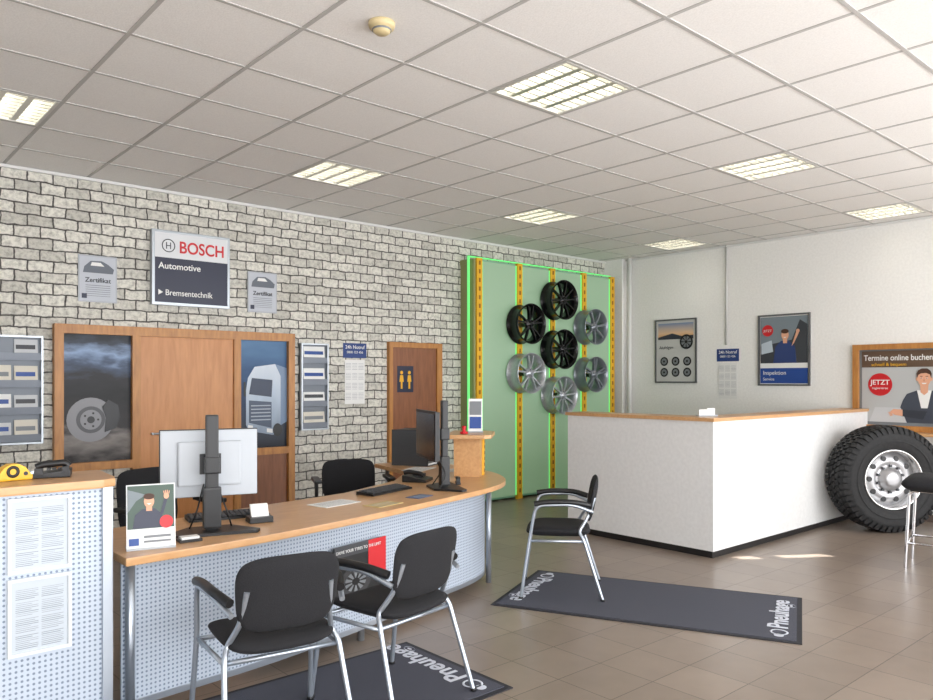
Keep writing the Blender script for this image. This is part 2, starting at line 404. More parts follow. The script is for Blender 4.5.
poly(r,'print_caliper',[(2.01,1.05),(2.10,1.08),(2.14,1.18),(2.12,1.28),(2.04,1.33),(1.99,1.27),(2.02,1.17)],-.0285,M('print_caliper',(30,30,34),.4))
rect(r,'poster_right',3.24,3.75,.83,1.89,-.02,gradmat('print_truckbg',[(0,(26,30,40)),(.2,(52,58,70)),(.4,(28,48,80)),(.7,(44,76,116)),(1,(84,122,160))],(1,1,3),.1,.15,.83,1.89))
poly(r,'truck_trailer',[(3.60,1.0),(3.75,1.08),(3.75,1.62),(3.62,1.66)],-.0235,M('print_trailer',(110,132,160),.4))
poly(r,'truck_cab',[(3.31,1.06),(3.34,1.0),(3.60,.95),(3.68,1.02),(3.68,1.54),(3.62,1.66),(3.40,1.63),(3.33,1.52),(3.31,1.40)],-.025,gradmat('print_truck',[(0,(130,144,162)),(.5,(176,190,206)),(1,(204,212,222))],(3,1,1),0,.3,.95,1.66))
poly(r,'truck_windscreen',[(3.34,1.36),(3.58,1.33),(3.59,1.50),(3.37,1.52)],-.0275,M('print_truck_glass',(30,46,72),.4))
poly(r,'truck_grille',[(3.34,1.08),(3.58,1.02),(3.58,1.28),(3.34,1.30)],-.0275,M('print_truck_grille',(60,74,96),.4))
boxes(r,'truck_grille_bars',[(3.36,3.57,-.031,-.0295,1.10+k*.035,1.112+k*.035) for k in range(5)],M('print_bar',(160,170,182),.4))
poly(r,'truck_headlight_a',[(3.33,1.02),(3.38,1.01),(3.38,1.05),(3.33,1.06)],-.0285,WHITE); poly(r,'truck_headlight_b',[(3.53,.98),(3.59,.97),(3.59,1.01),(3.53,1.02)],-.0285,WHITE)
poly(r,'truck_mirror',[(3.285,1.34),(3.305,1.34),(3.305,1.48),(3.285,1.48)],-.0275,BLACKP)
disc(r,'truck_wheel',3.645,1.0,.05,-.0285,BLACKP,rz=.065)
def rack(x0,x1,z0,z1,name='brochure_rack'):
    r=root(name,(0,YW,0))
    box(r,'back_plate',x0,x1,-.02,0,z0,z1,M('rack_metal',(112,118,126),.45,.2))
    boxes(r,'side_frame',[(x0,x0+.015,-.06,0,z0,z1),(x1-.015,x1,-.06,0,z0,z1),(x0,x1,-.06,0,z1-.015,z1),(x0,x1,-.06,0,z0,z0+.015)],ALU)
    n=4; h=(z1-z0)/n; cols=2 if x1-x0>.36 else 1
    for k in range(n):
        zb=z0+k*h+.02
        prism(r,'pocket_%d'%(k+1),[(-.02,zb),(-.055,zb),(-.062,zb+.06),(-.056,zb+.06),(-.05,zb+.01),(-.02,zb+.01)],x0+.015,x1-.015,M('rack_pocket',(126,132,142),.45,.2),'X')
        w=(x1-x0-.05)/cols
        for c in range(cols):
            xa=x0+.025+c*w
            if (k==3 and c==0 and cols==2): continue
            zt=zb+.15+random.random()*.03; bm_=random.choice([WHITE,LGREY,WHITE,M('brochure_cream',(206,200,186),.5)])
            prism(r,'brochure_%d_%d'%(k+1,c+1),[(-.046,zb+.012),(-.030,zb+.012),(-.022,zt),(-.030,zt)],xa+.01,xa+w-.012,bm_,'X')
            prism(r,'brochure_print_%d_%d'%(k+1,c+1),[(-.0392,zb+.09),(-.0385,zb+.09),(-.0358,zb+.125),(-.0365,zb+.125)],xa+.02,xa+w-.03,random.choice([DGREY,BLUE,MGREY]),'X')
    return r
rack(1.10,1.53,.98,1.86); rack(3.90,4.22,.98,1.88)
for xa in (1.96,3.49):
    w=.155; r=wr('certificate',xa,2.37)
    box(r,'frame',-w,w,-.015,0,-.20,.20,M('cert_grey',(166,170,176),.4,.2))
    rect(r,'sheet',-w+.012,w-.012,-.188,.188,-.015,M('cert_paper',(180,184,192),.4))
    poly(r,'car_print',[(-.12,.05),(.12,.05),(.13,.09),(.08,.13),(.03,.155),(-.06,.15),(-.11,.10)],-.0175,M('cert_emblem',(96,102,112),.5))
    poly(r,'car_glass',[(-.06,.11),(.05,.11),(.02,.14),(-.05,.14)],-.020,WHITE)
    wtext(r,'title','Zertifikat',.055,0,-.03,-.019,DGREY,'CENTER',.001)
    boxes(r,'lines',[(-.10,.10,-.0195,-.017,-.06-k*.018,-.055-k*.018) for k in range(6)],MGREY)
    rect(r,'stamp',-.13,-.09,-.17,-.13,-.018,NAVY)
r=wr('brake_service_sign',2.765,2.52)
box(r,'panel',-.365,.365,-.06,0,-.34,.34,ALU,.005)
rect(r,'white_part',-.34,.34,.09,.315,-.0605,M('sign_white',(214,216,218),.4))
rect(r,'blue_part',-.34,.34,-.315,.09,-.0605,NAVY)
wtext(r,'headline','BOSCH',.15,-.125,.145,-.064,RED,'LEFT',.003,.88)
lathe(r,'emblem_ring',[(.052,-.004),(.060,-.004),(.060,0),(.052,0)],DGREY,'Y',(-.22,-.0625,.20),seg=32,close=True)
boxes(r,'emblem_bars',[(-.242,-.234,-.066,-.0625,.17,.23),(-.206,-.198,-.066,-.0625,.17,.23),(-.242,-.198,-.066,-.0625,.196,.204)],DGREY)
wtext(r,'line1','Automotive',.080,-.31,-.01,-.064,WHITE,'LEFT',.001)
wtext(r,'line2','Bremsentechnik',.075,-.25,-.25,-.064,WHITE,'LEFT',.0005,.9)
poly(r,'arrow',[(-.31,-.25),(-.27,-.225),(-.31,-.20)],-.0625,WHITE)
def calendar(a,side,zt,zb,w,name='wall_calendar'):
    r=wr(name,a,(zt+zb)/2,side); h=(zt-zb)/2
    split=h-.18
    rect(r,'header',-w,w,split+.02,h,-.004,M('cal_blue',(34,60,120),.5))
    wtext(r,'h1','24h Notruf',w*.36,0,h-.06,-.008,WHITE,'CENTER',.0003)
    wtext(r,'h2','0800 123 456',w*.25,0,h-.11,-.008,WHITE,'CENTER')
    rect(r,'sheet',-w*.85,w*.85,-h,split,-.004,WHITE)
    ln=[]
    for cx in range(3):
        for ry in range(4):
            x0=-w*.78+cx*w*.54; z0=split-.04-ry*(split+h-.05)/4
            for q in range(5): ln.append((x0,x0+w*.44,-.0075,-.006,z0-q*.016-.002,z0-q*.016+.002))
    boxes(r,'date_grid',ln,M('cal_grey',(150,152,160),.6))
    return r
calendar(4.58,'b',1.90,1.24,.15); calendar(5.125,'r',1.90,1.26,.155)
r=root('door_1',(0,YW,0))
boxes(r,'frame',[(5.01,5.06,-.05,0,0,1.93),(5.70,5.78,-.05,0,0,1.93),(5.01,5.78,-.05,0,1.87,1.93)],FRAMEW)
box(r,'leaf',5.06,5.70,-.03,-.005,0.005,1.87,DARKW)
rect(r,'toilet_sign',5.13,5.36,1.36,1.66,-.031,NAVY)
for k,xx in enumerate((5.19,5.30)):
    disc(r,'figure_head_%d'%k,xx,1.585,.02,-.0335,YEL)
    poly(r,'figure_body_%d'%k,[(xx-.03,1.48),(xx-.02,1.555),(xx+.02,1.555),(xx+.03,1.48),(xx+.012,1.48),(xx+.012,1.40),(xx-.012,1.40),(xx-.012,1.48)],-.0335,YEL)
cyl(r,'handle',(5.64,-.03,1.0),(5.64,-.08,1.0),.01,SILVER); cyl(r,'handle_lever',(5.64,-.08,1.0),(5.53,-.08,1.0),.009,SILVER)
# ---------------------------------------------------------------- wheel display
r=root('wheel_display_wall',(0,0,0))
PY=6.80
box(r,'backing',6.12,8.80,PY+.02,PY+.10,.02,2.96,M('backing_green',(120,170,140),.5))
xs=[6.19,6.88,7.50,8.14,8.76]
for k in range(4):
    x0=xs[k]+.05;x1=xs[k+1]-.05
    box(r,'glass_%d'%(k+1),x0,x1,PY,PY+.02,.05,2.94,FROST)
boxes(r,'glass_led_edges',[(xs[k]+.05,xs[k]+.062,PY-.008,PY+.0,.05,2.94) for k in range(4)]+[(xs[k+1]-.062,xs[k+1]-.05,PY-.008,PY,.05,2.94) for k in range(4)],GLOW)
for k,x in enumerate(xs):
    box(r,'strip_%d'%(k+1),x-.045,x+.045,PY-.02,PY+.02,.0,2.97,YEL)
    hv=[]
    for q in range(28):
        z=.08+q*.104; hv.append((x-.013,x+.013,PY-.0225,PY-.02,z,z+.05))
    boxes(r,'slots_%d'%(k+1),hv,YELD)
boxes(r,'led_edge',[(6.085,6.10,PY+.06,PY+.09,.05,2.98),(6.08,8.82,PY+.06,PY+.09,2.985,2.998)],GLOW)
boxes(r,'side_frame',[(6.11,6.14,PY+.0,PY+.24,0,2.96),(6.10,8.80,PY+.1,PY+.24,2.90,2.96)],M('side_frame_green',(138,144,92),.5))
def rim(x,z,R,mat,style,name='alloy_wheel'):
    r=root(name,(x,PY-.235,z)); k=R/.245
    P=[(.245,.004),(.250,0),(.254,.01),(.243,.025),(.225,.045),(.212,.09),(.208,.15),(.232,.19),(.245,.205),(.25,.21),(.236,.21),(.222,.19),(.198,.15),(.203,.09),(.216,.045),(.232,.018)]
    lathe(r,'barrel',[(a*k,b) for a,b in P],mat,'Y',seg=56,close=True)
    lathe(r,'hub',[(0,.02),(.03*k,.02),(.032*k,.03),(.06*k,.035),(.068*k,.05),(.065*k,.09),(0,.09)],mat,'Y',seg=32)
    cyl(r,'mount',(0,.08,0),(0,.212,0),.035,BLACKP)
    v=[];f=[]
    if style=='y': angs=[(2*PI*i/5+PI/2+s*.2,s) for i in range(5) for s in(-1,1)]; w0,w1=.014,.012
    elif style=='m': angs=[(2*PI*i/10+.1,0) for i in range(10)]; w0,w1=.014,.015
    elif style=='t': angs=[(2*PI*i/5+PI/2+s*.13,0) for i in range(5) for s in(-1,1)]; w0,w1=.018,.016
    else: angs=[(2*PI*i/7+.2,0) for i in range(7)]; w0,w1=.020,.026
    for a,s in angs:
        a0=a if s==0 else a-s*.10
        p0=Vector((math.cos(a0)*.045*k,math.sin(a0)*.045*k)); p1=Vector((math.cos(a)*.226*k,math.sin(a)*.226*k))
        d=(p1-p0).normalized(); q=Vector((-d.y,d.x)); n=len(v)
        for (pp,w,y0,y1) in ((p0,w0,.032,.07),((p0+p1)/2,w0*.85,.018,.055),(p1,w1,.02,.05)):
            w*=k
            for sx,yy,ww in ((-1,y1,1.0),(-1,y0,.75),(1,y0,.75),(1,y1,1.0)):
                c=pp+q*w*sx*ww; v.append((c.x,yy,c.y))
        for m_ in (0,4):
            for e in range(4): f.append((n+m_+e,n+m_+(e+1)%4,n+m_+4+(e+1)%4,n+m_+4+e))
        f.append((n,n+1,n+2,n+3)); f.append((n+8,n+9,n+10,n+11))
    obj('spokes',v,f,mat,r)
    for i in range(5):
        t=2*PI*i/5+.3; cyl(r,'lug_%d'%(i+1),(.047*k*math.cos(t),.03,.047*k*math.sin(t)),(.047*k*math.cos(t),.05,.047*k*math.sin(t)),.008,DGREY,seg=8)
RB=M('alloy_black',(16,16,18),.22,.2); RS=M('alloy_silver',(186,190,196),.28,.65); RG=M('alloy_grey',(140,146,154),.3,.65)
for a in [(6.88,2.20,.245,RB,'y'),(7.50,2.54,.25,RB,'m'),(8.14,2.22,.235,RG,'s'),(7.50,1.90,.25,RB,'m'),(6.88,1.585,.245,RS,'y'),(8.14,1.575,.235,RG,'t'),(7.50,1.30,.24,RS,'m')]: rim(*a)
# ---------------------------------------------------------------- right wall posters
def frame(r,w,h):
    boxes(r,'frame',[(-w,w,-.025,0,h-.02,h),(-w,w,-.025,0,-h,-h+.02),(-w,-w+.02,-.025,0,-h,h),(w-.02,w,-.025,0,-h,h)],M('poster_frame',(110,112,114),.35,.5))
r=wr('framed_wheel_poster',5.895,1.895,'r'); w,h=.325,.435
frame(r,w,h); rect(r,'paper',-w+.02,w-.02,-h+.02,h-.02,-.008,M('poster_cream',(196,196,194),.4))
rect(r,'sunset_sky',-w+.05,w-.05,.16,.38,-.011,gradmat('print_sunset',[(0,(214,150,90)),(.4,(220,186,150)),(1,(120,140,170))],(1,1,4),0,.15,.16,.38))
poly(r,'hills',[(-w+.05,.16),(w-.05,.16),(w-.05,.21),(.1,.20),(-.05,.24),(-w+.05,.19)],-.0135,M('print_hill',(52,56,66),.4))
for k in range(6):
    x=-.18+(k%3)*.18;z=-.14-(k//3)*.15
    disc(r,'wheel_%d'%k,x,z,.062,-.011,BLACKP); disc(r,'wheel_face_%d'%k,x,z,.042,-.0135,MGREY); disc(r,'wheel_hub_%d'%k,x,z,.015,-.016,BLACKP)
disc(r,'big_wheel',.17,.12,.10,-.016,BLACKP); disc(r,'big_wheel_face',.17,.12,.075,-.0185,MGREY); disc(r,'big_wheel_hub',.17,.12,.02,-.021,BLACKP)
for k in range(8):
    t=2*PI*k/8; poly(r,'spoke_%d'%k,[(.17+.075*math.cos(t+e),.12+.075*math.sin(t+e)) for e in (-.12,.12)]+[(.17,.12)],-.0205,BLACKP,.001)
wtext(r,'caption','Alufelgen',.06,-.26,0.03,-.012,DGREY)
r=wr('framed_service_poster',4.385,1.865,'r')
frame(r,w,h); rect(r,'picture',-w+.03,w-.03,-h+.03,h-.03,-.008,M('print_workshop',(120,132,140),.4))
rect(r,'lower_band',-w+.03,w-.03,-h+.03,-.20,-.011,BLUE)
rect(r,'white_band',-w+.03,w-.03,-.22,-.16,-.0135,WHITE)
poly(r,'bonnet',[(-.29,-.16),(.29,-.16),(.29,.30),(.20,.36),(.10,.12),(-.29,.05)],-.011,M('print_bonnet',(56,60,66),.4))
poly(r,'mechanic_body',[(-.13,-.16),(.16,-.16),(.14,.04),(.06,.11),(-.03,.11),(-.10,.04)],-.0135,M('print_overall',(40,60,110),.4))
poly(r,'mechanic_neck',[(-.005,.08),(.045,.08),(.045,.15),(-.005,.15)],-.0150,SKIN)
disc(r,'mechanic_face',.02,.18,.045,-.016,SKIN,rz=.06); disc(r,'mechanic_hair',.02,.225,.047,-.0185,HAIR,rz=.028)
poly(r,'mechanic_smile',[(.0,.155),(.04,.155),(.02,.143)],-.0185,WHITE)
poly(r,'mechanic_arm',[(.10,.04),(.13,.08),(.19,.20),(.16,.22)],-.0165,SKIN); disc(r,'mechanic_hand',.178,.225,.022,-.018,SKIN)
poly(r,'car_window',[(-.28,.08),(-.15,.12),(-.13,-.02),(-.28,-.05)],-.0135,M('print_window',(180,192,202),.4))
disc(r,'red_badge',-.20,.24,.07,-.0135,RED); wtext(r,'badge_text','JETZT',.04,-.20,.225,-.017,WHITE,'CENTER')
wtext(r,'line','Inspektion',.07,-.26,-.30,-.014,WHITE); wtext(r,'line2','Service',.05,-.26,-.37,-.014,WHITE)
r=wr('window_3',2.45,1.42,'r')
w0,w1,h=-1.12,1.05,.475
boxes(r,'wood_frame',[(w0,w1,-.05,0,h-.06,h),(w0,w1,-.05,0,-h,-h+.06),(w0,w0+.06,-.05,0,-h,h),(w1-.06,w1,-.05,0,-h,h)],FRAMEW)
rect(r,'pane',w0+.06,w1-.06,-h+.06,h-.06,-.004,M('window_pane',(120,126,130),.1))
box(r,'sill',w0-.02,w1+.02,-.30,0,-h-.03,-h,OAK,.005)
for xx in (-.6,.6): cyl(r,'sill_leg',(xx,-.26,-1.42),(xx,-.26,-h-.03),.018,M('leg_white',(214,214,212),.4))
bx=-1.03
rect(r,'banner',bx,bx+1.3,-.38,.40,-.010,M('banner_bg',(178,180,180),.4))
rect(r,'banner_head',bx,bx+1.3,.22,.40,-.013,M('banner_brown',(92,72,56),.4))
wtext(r,'banner_title','Termine online buchen',.088,bx+.02,.295,-.017,WHITE,'LEFT',.001,.84)
wtext(r,'banner_sub','schnell & bequem',.05,bx+.10,.235,-.017,YEL,'LEFT',.0)
disc(r,'badge',bx+.19,.03,.125,-.013,RED); wtext(r,'badge_text','JETZT',.075,bx+.19,.03,-.017,WHITE,'CENTER',.001); wtext(r,'badge_text2','registrieren',.035,bx+.19,-.02,-.017,WHITE,'CENTER')
poly(r,'man_suit',[(bx+.30,-.38),(bx+.90,-.38),(bx+.87,-.12),(bx+.80,-.06),(bx+.70,-.03),(bx+.56,-.03),(bx+.46,-.07),(bx+.42,-.14),(bx+.38,-.26)],-.013,M('suit',(58,64,76),.5))
poly(r,'man_shirt',[(bx+.60,-.22),(bx+.56,-.03),(bx+.70,-.03),(bx+.66,-.22)],-.0155,WHITE)
poly(r,'man_neck',[(bx+.595,-.05),(bx+.59,.04),(bx+.67,.04),(bx+.665,-.05),(bx+.63,-.08)],-.018,SKIN)
disc(r,'man_ear_a',bx+.563,.09,.012,-.019,SKIN,rz=.02); disc(r,'man_ear_b',bx+.697,.09,.012,-.019,SKIN,rz=.02)
poly(r,'man_face',[(bx+.63+.064*math.cos(t)*(1-.18*max(0,-math.sin(t))),.09+.088*math.sin(t)) for t in [2*PI*i/32 for i in range(32)]],-.0205,SKIN)
poly(r,'man_hair',[(bx+.562,.10),(bx+.558,.15),(bx+.575,.185),(bx+.61,.203),(bx+.66,.203),(bx+.69,.18),(bx+.702,.15),(bx+.698,.10),(bx+.685,.14),(bx+.65,.155),(bx+.60,.15),(bx+.575,.135)],-.023,HAIR)
for e in(-.027,.027):
    disc(r,'man_eye',bx+.63+e,.10,.009,-.0228,WHITE,rz=.005); disc(r,'man_pupil',bx+.63+e,.10,.0045,-.025,BLACKP); poly(r,'man_brow',[(bx+.63+e-.013,.116),(bx+.63+e+.013,.116),(bx+.63+e+.01,.122),(bx+.63+e-.01,.122)],-.0228,HAIR)
poly(r,'man_nose',[(bx+.622,.067),(bx+.638,.067),(bx+.63,.095)],-.023,M('skin_shade',(186,130,104),.6))
poly(r,'man_mouth',[(bx+.605,.05),(bx+.655,.05),(bx+.643,.037),(bx+.617,.037)],-.023,WHITE)
poly(r,'laptop',[(bx+.08,-.38),(bx+.46,-.38),(bx+.40,-.22),(bx+.14,-.22)],-.018,LGREY)
poly(r,'man_forearm',[(bx+.40,-.31),(bx+.62,-.34),(bx+.66,-.25),(bx+.42,-.24)],-.0195,M('suit_sleeve',(46,50,60),.5))
poly(r,'man_hand',[(bx+.30,-.26),(bx+.33,-.235),(bx+.42,-.24),(bx+.42,-.31),(bx+.34,-.30)],-.0215,SKIN)
for q in range(4): poly(r,'man_finger_%d'%q,[(bx+.31,-.262-q*.011),(bx+.275+q*.006,-.272-q*.012),(bx+.278+q*.006,-.28-q*.012),(bx+.33,-.27-q*.011)],-.0218,SKIN)
# ---------------------------------------------------------------- white L counter
r=root('white_partition_counter')
CX0,CY0,CZ=5.77,3.42,1.15
boxes(r,'body',[(CX0,CX0+.12,CY0,5.02,.06,CZ),(CX0+.12,8.985,CY0,CY0+.12,.06,CZ)],WHITEC)
boxes(r,'plinth',[(CX0+.02,CX0+.11,CY0+.02,5.0,0,.06),(CX0+.11,8.98,CY0+.02,CY0+.10,0,.06)],M('plinth_black',(26,24,24),.5))
prism(r,'ledge',[(CX0-.015,CY0-.015),(8.985,CY0-.015),(8.985,CY0+.30),(CX0+.30,CY0+.30),(CX0+.30,5.04),(CX0-.015,5.04)],CZ,CZ+.03,OAK)
boxes(r,'inner_desk',[(CX0+.13,CX0+.8,CY0+.8,5.0,.70,.73),(CX0+.13,8.9,CY0+.13,CY0+.8,.70,.73)],OAK)
boxes(r,'inner_legs',[(CX0+.74,CX0+.78,4.9,4.94,0,.70)],SILVER)
r=root('business_card_holder',(6.0,3.62,CZ+.032),.3-PI/4)
box(r,'base',-.09,.09,-.03,.03,0,.012,GREYP); box(r,'cards',-.08,-.005,-.012,.006,.012,.06,WHITE); box(r,'cards_b',.005,.08,.0,.015,.012,.07,WHITE)
# ---------------------------------------------------------------- tyre
n=Vector((-.62,-.785))
r=root('truck_tyre',(8.06,2.83,.525),math.atan2(n.y,n.x)+PI/2)
Rt=.525; Wd=.30
prof=[(.292,.0),(.31,-.012),(.36,-.03),(.43,-.035),(.475,-.025),(.497,-.0),(.505,.03),(.505,.27),(.497,.30),(.475,.325),(.43,.335),(.36,.33),(.31,.312),(.292,.3)]
lathe(r,'carcass',prof,RUB,'Y',seg=72,close=True)
lathe(r,'bead_ring',[(.37,-.036),(.378,-.041),(.386,-.036)],RUB,'Y',seg=72)
v=[];f=[]
NB=52
rows=[(-.018,.055),(.065,.12),(.13,.17),(.18,.235),(.245,.318)]
for k in range(NB):
    for q,(ya,yb) in enumerate(rows):
        t=2*PI*(k+(.5 if q%2 else 0))/NB; dt=2*PI/NB*.36; sk=.15*2*PI/NB
        m0=len(v)
        edge=(q in(0,4))
        for rr in (.497,Rt):
            for (tt,yy) in ((t-dt,ya),(t+dt,ya+0),(t+dt+sk,yb),(t-dt+sk,yb)):
                r2=rr-(.012 if edge and ((q==0 and yy==ya) or (q==4 and yy==yb)) else 0)
                v.append((r2*math.cos(tt),yy,r2*math.sin(tt)))
        f+=[tuple(m0+z for z in qd) for qd in BF]
obj('tread',v,f,RUB,r)
v=[];f=[]
for k in range(NB):
    t=2*PI*k/NB; dt=2*PI/NB*.3
    m0=len(v)
    for rr,yo in ((.455,0),(.508,0.022)):
        for (tt,yy) in ((t-dt,-.042+yo),(t+dt,-.042+yo),(t+dt,yo+.01),(t-dt,yo+.01)): v.append((rr*math.cos(tt),yy,rr*math.sin(tt)))
    f+=[tuple(m0+z for z in qd) for qd in BF]
obj('shoulder_lugs',v,f,RUB,r)
AL=M('forged_alu',(220,220,220),.25,.8)
lathe(r,'rim_lip',[(.292,.0),(.298,-.012),(.288,-.018),(.275,-.008),(.268,.03),(.262,.10),(.255,.16)],AL,'Y',seg=64)
lathe(r,'rim_disc',[(.262,.10),(.235,.075),(.20,.055),(.165,.05),(.15,.06),(.11,.062),(.108,.03),(.085,.02),(.08,.0),(.05,-.005),(0,-.005)],M('alu_disc',(170,170,172),.35,.6),'Y',seg=64)
for k in range(10):
    t=2*PI*k/10; c=Vector((.208*math.cos(t),.208*math.sin(t)))
    pts=[(c.x+.026*math.cos(a),c.y+.026*math.sin(a)) for a in [2*PI*i/16 for i in range(16)]]
    prism(r,'hand_hole_%d'%k,pts,.052,.08,BLACKP,'Y')
    t+=.3; cyl(r,'wheel_nut_%d'%k,(.13*math.cos(t),.035,.13*math.sin(t)),(.13*math.cos(t),.065,.13*math.sin(t)),.014,DGREY,seg=6)
# ---------------------------------------------------------------- bar stool
r=root('bar_stool',(6.88,2.10,0),.2)
pad(r,'seat',.56,.44,.13,lambda a,b,c:(a-.02,b,.675+c),BLACKF,pw=8)
for sx in(-1,1):
    tube(r,'side_frame_%d'%(sx+2),[(sx*.20,-.19,.0),(sx*.19,-.16,.62),(sx*.19,.16,.62),(sx*.20,.19,0)],.012,CHROME,.05)
    cyl(r,'rail_%d'%(sx+2),(sx*.197,-.18,.2),(sx*.197,.18,.2),.009,CHROME)
cyl(r,'rail_front',(-.197,-.18,.2),(.197,-.18,.2),.009,CHROME); cyl(r,'rail_back',(-.197,.18,.2),(.197,.18,.2),.009,CHROME)
# ---------------------------------------------------------------- tall counter left
r=root('reception_counter')
ribbon(r,'front_perforated',[(-.9,3.30),(.965,3.30)],.05,1.065,.01,PERF)
box(r,'body',-.9,.965,3.311,3.60,.05,1.065,METALB)
box(r,'plinth',-.88,.95,3.33,3.58,0,.05,BLACKP)
box(r,'corner_post',.935,.975,3.285,3.32,0,1.065,SILVER,.004)
prism(r,'top',[(-.95,3.26),(.93,3.26),(.985,3.29),(1.0,3.35),(1.02,3.64),(-.95,3.64)],1.065,1.10,OAK,bev=.008)
for k,(zb,zt) in enumerate(((.765,1.05),(.45,.745))):
    boxes(r,'paper_frame_%d'%(k+1),[(.60,.82,3.285,3.30,zb,zb+.012),(.60,.82,3.285,3.30,zt-.012,zt),(.60,.612,3.285,3.30,zb,zt),(.808,.82,3.285,3.30,zb,zt)],M('frame_light',(214,218,222),.4,.2))
    rect(r,'sheet_%d'%(k+1),.612,.808,zb+.012,zt-.012,3.296,M('printed_sheet',(182,190,198),.5))
    boxes(r,'print_lines_%d'%(k+1),[(.627+c*.088,.627+c*.088+.078-random.random()*.03*(q%3==0),3.2932,3.2938,zb+.025+q*.007,zb+.0275+q*.007) for c in range(2) for q in range(int((zt-zb-.06)/.007)) if q%9!=8],M('print_lightgrey',(130,136,144),.6))
r=root('tape_dispenser',(.655,3.47,1.101),.15)
prism(r,'body',[(-.06,0),(.06,0),(.062,.018),(.05,.03),(.035,.052),(.01,.066),(-.02,.066),(-.045,.052),(-.06,.03)],-.026,.026,YEL,'Y',.006)
lathe(r,'tape_roll',[(.012,-.028),(.024,-.028),(.024,.028),(.012,.028)],BLACKP,'Y',(-.012,0,.036),seg=24,close=True)
disc(r,'side_mark',.034,.026,.008,-.0265,BLACKP); box(r,'cutter',.054,.066,-.02,.02,.022,.030,SILVER)
r=root('desk_telephone',(.80,3.50,1.101),-.3)
prism(r,'base',[(-.07,0),(.07,0),(.07,.03),(-.07,.015)],-.06,.06,BLACKP,'Y',.004)
tube(r,'handset',[(-.055,-.045,.045),(-.03,-.045,.055),(.05,-.045,.06),(.065,-.045,.045)],.014,BLACKP,.02)
boxes(r,'keys',[(-.02+i*.02,-.006+i*.02,-.01+j*.02,.004+j*.02,.028,.034) for i in range(4) for j in range(3)],DGREY)
box(r,'cradle',-.06,-.03,-.06,-.03,.01,.04,BLACKP); box(r,'cradle_b',.04,.065,-.06,-.03,.02,.045,BLACKP)
# ---------------------------------------------------------------- curved desk
r=root('reception_desk')
front=[(1.03,3.30),(1.54,3.335),(1.88,3.385),(2.22,3.455),(2.62,3.555),(3.24,3.72),(3.57,3.82),(3.82,3.94),(4.02,4.12),(4.2,4.42),(4.3,4.8)]
pts=catmull(front,5)+[(4.36,5.55),(3.85,5.6),(3.72,4.95),(3.3,4.55),(2.7,4.28),(2.1,4.18),(1.5,4.08),(1.03,4.0)]
DZ=.76
prism(r,'top',pts,DZ-.035,DZ,OAK,bev=.006)
path=catmull([(1.06,3.46),(1.7,3.52),(2.2,3.61),(2.7,3.74),(3.2,3.88),(3.6,4.0),(3.85,4.16),(4.02,4.45),(4.12,4.85)],5)
ribbon(r,'front_perforated',path,.10,.70,.012,PERF)
ribbon(r,'bottom_rail',path,.07,.10,.02,SILVER); ribbon(r,'top_rail',path,.70,.724,.02,SILVER)
for k,(x,y) in enumerate(((1.09,3.44),(3.86,4.13),(2.45,3.70),(4.1,4.9),(1.1,3.95),(3.92,5.5),(4.25,5.4))):
    cyl(r,'post_%d'%(k+1),(x,y,0.0),(x,y,DZ-.036),.02,SILVER)
box(r,'drawer_unit',2.0,2.45,3.80,4.15,.05,.70,METALB)
r=root('tyre_advert_board',(2.40,3.625,.435),.235)
box(r,'board',-.21,.21,0,.006,-.15,.15,BLACKP)
rect(r,'red_corner',.06,.21,-.05,.15,-.001,RED); rect(r,'grey_head',-.21,.06,.09,.15,-.001,DGREY)
wtext(r,'title','DRIVE YOUR TYRES TO THE LIMIT',.024,-.20,.11,-.0045,WHITE)
disc(r,'tyre',-.05,-.06,.13,-.0035,M('ad_rubber',(50,50,52),.5),rz=.085); disc(r,'tyre_rim',-.05,-.06,.085,-.006,MGREY,rz=.055); disc(r,'tyre_hub',-.05,-.06,.03,-.0085,BLACKP,rz=.02)
for k in range(10):
    t=2*PI*k/10; poly(r,'ad_spoke_%d'%k,[(-.05+.085*math.cos(t+e),-.06+.055*math.sin(t+e)) for e in(-.12,.12)]+[(-.05,-.06)],-.0085,BLACKP)
r=root('raised_service_ledge',(3.92,4.42,DZ+.001),.75)
prism(r,'side_wood',[(-.12,0),(.14,0),(.18,.30),(-.16,.30)],-.10,.10,OAK,'Y')
box(r,'yellow_strip',.185,.20,-.05,.05,.0,.30,YEL)
prism(r,'yellow_front',[(.02,0),(.13,0),(.17,.30),(.06,.30)],-.115,-.101,YEL,'Y')
boxes(r,'slots',[(.065+q*.006,.10+q*.006,-.118,-.115,.02+q*.045,.045+q*.045) for q in range(6)],YELD)
prism(r,'ledge_top',[(-.26,-.14),(-.2,-.19),(.2,-.19),(.27,-.12),(.27,.15),(-.26,.15)],.30,.33,OAK,bev=.005)
r=root('leaflet_stand',(3.99,4.42,DZ+.333),-.75)
box(r,'base',-.06,.06,-.04,.05,0,.008,GREYP)
prism(r,'card',[(-.02,.008),(-.014,.008),(.03,.26),(.024,.26)],-.055,.055,WHITE,'X')
prism(r,'print',[(-.022,.03),(-.0205,.03),(-.004,.12),(-.0055,.12)],-.045,.045,BLUE,'X')
prism(r,'photo',[(-.003,.135),(-.0015,.135),(.019,.24),(.0175,.24)],-.045,.045,MGREY,'X')
r=root('red_stamp',(3.80,4.34,DZ+.333))
lathe(r,'body',[(0,0),(.03,0),(.03,.012),(.012,.02),(.012,.04),(.018,.05),(.012,.06),(0,.062)],RED)
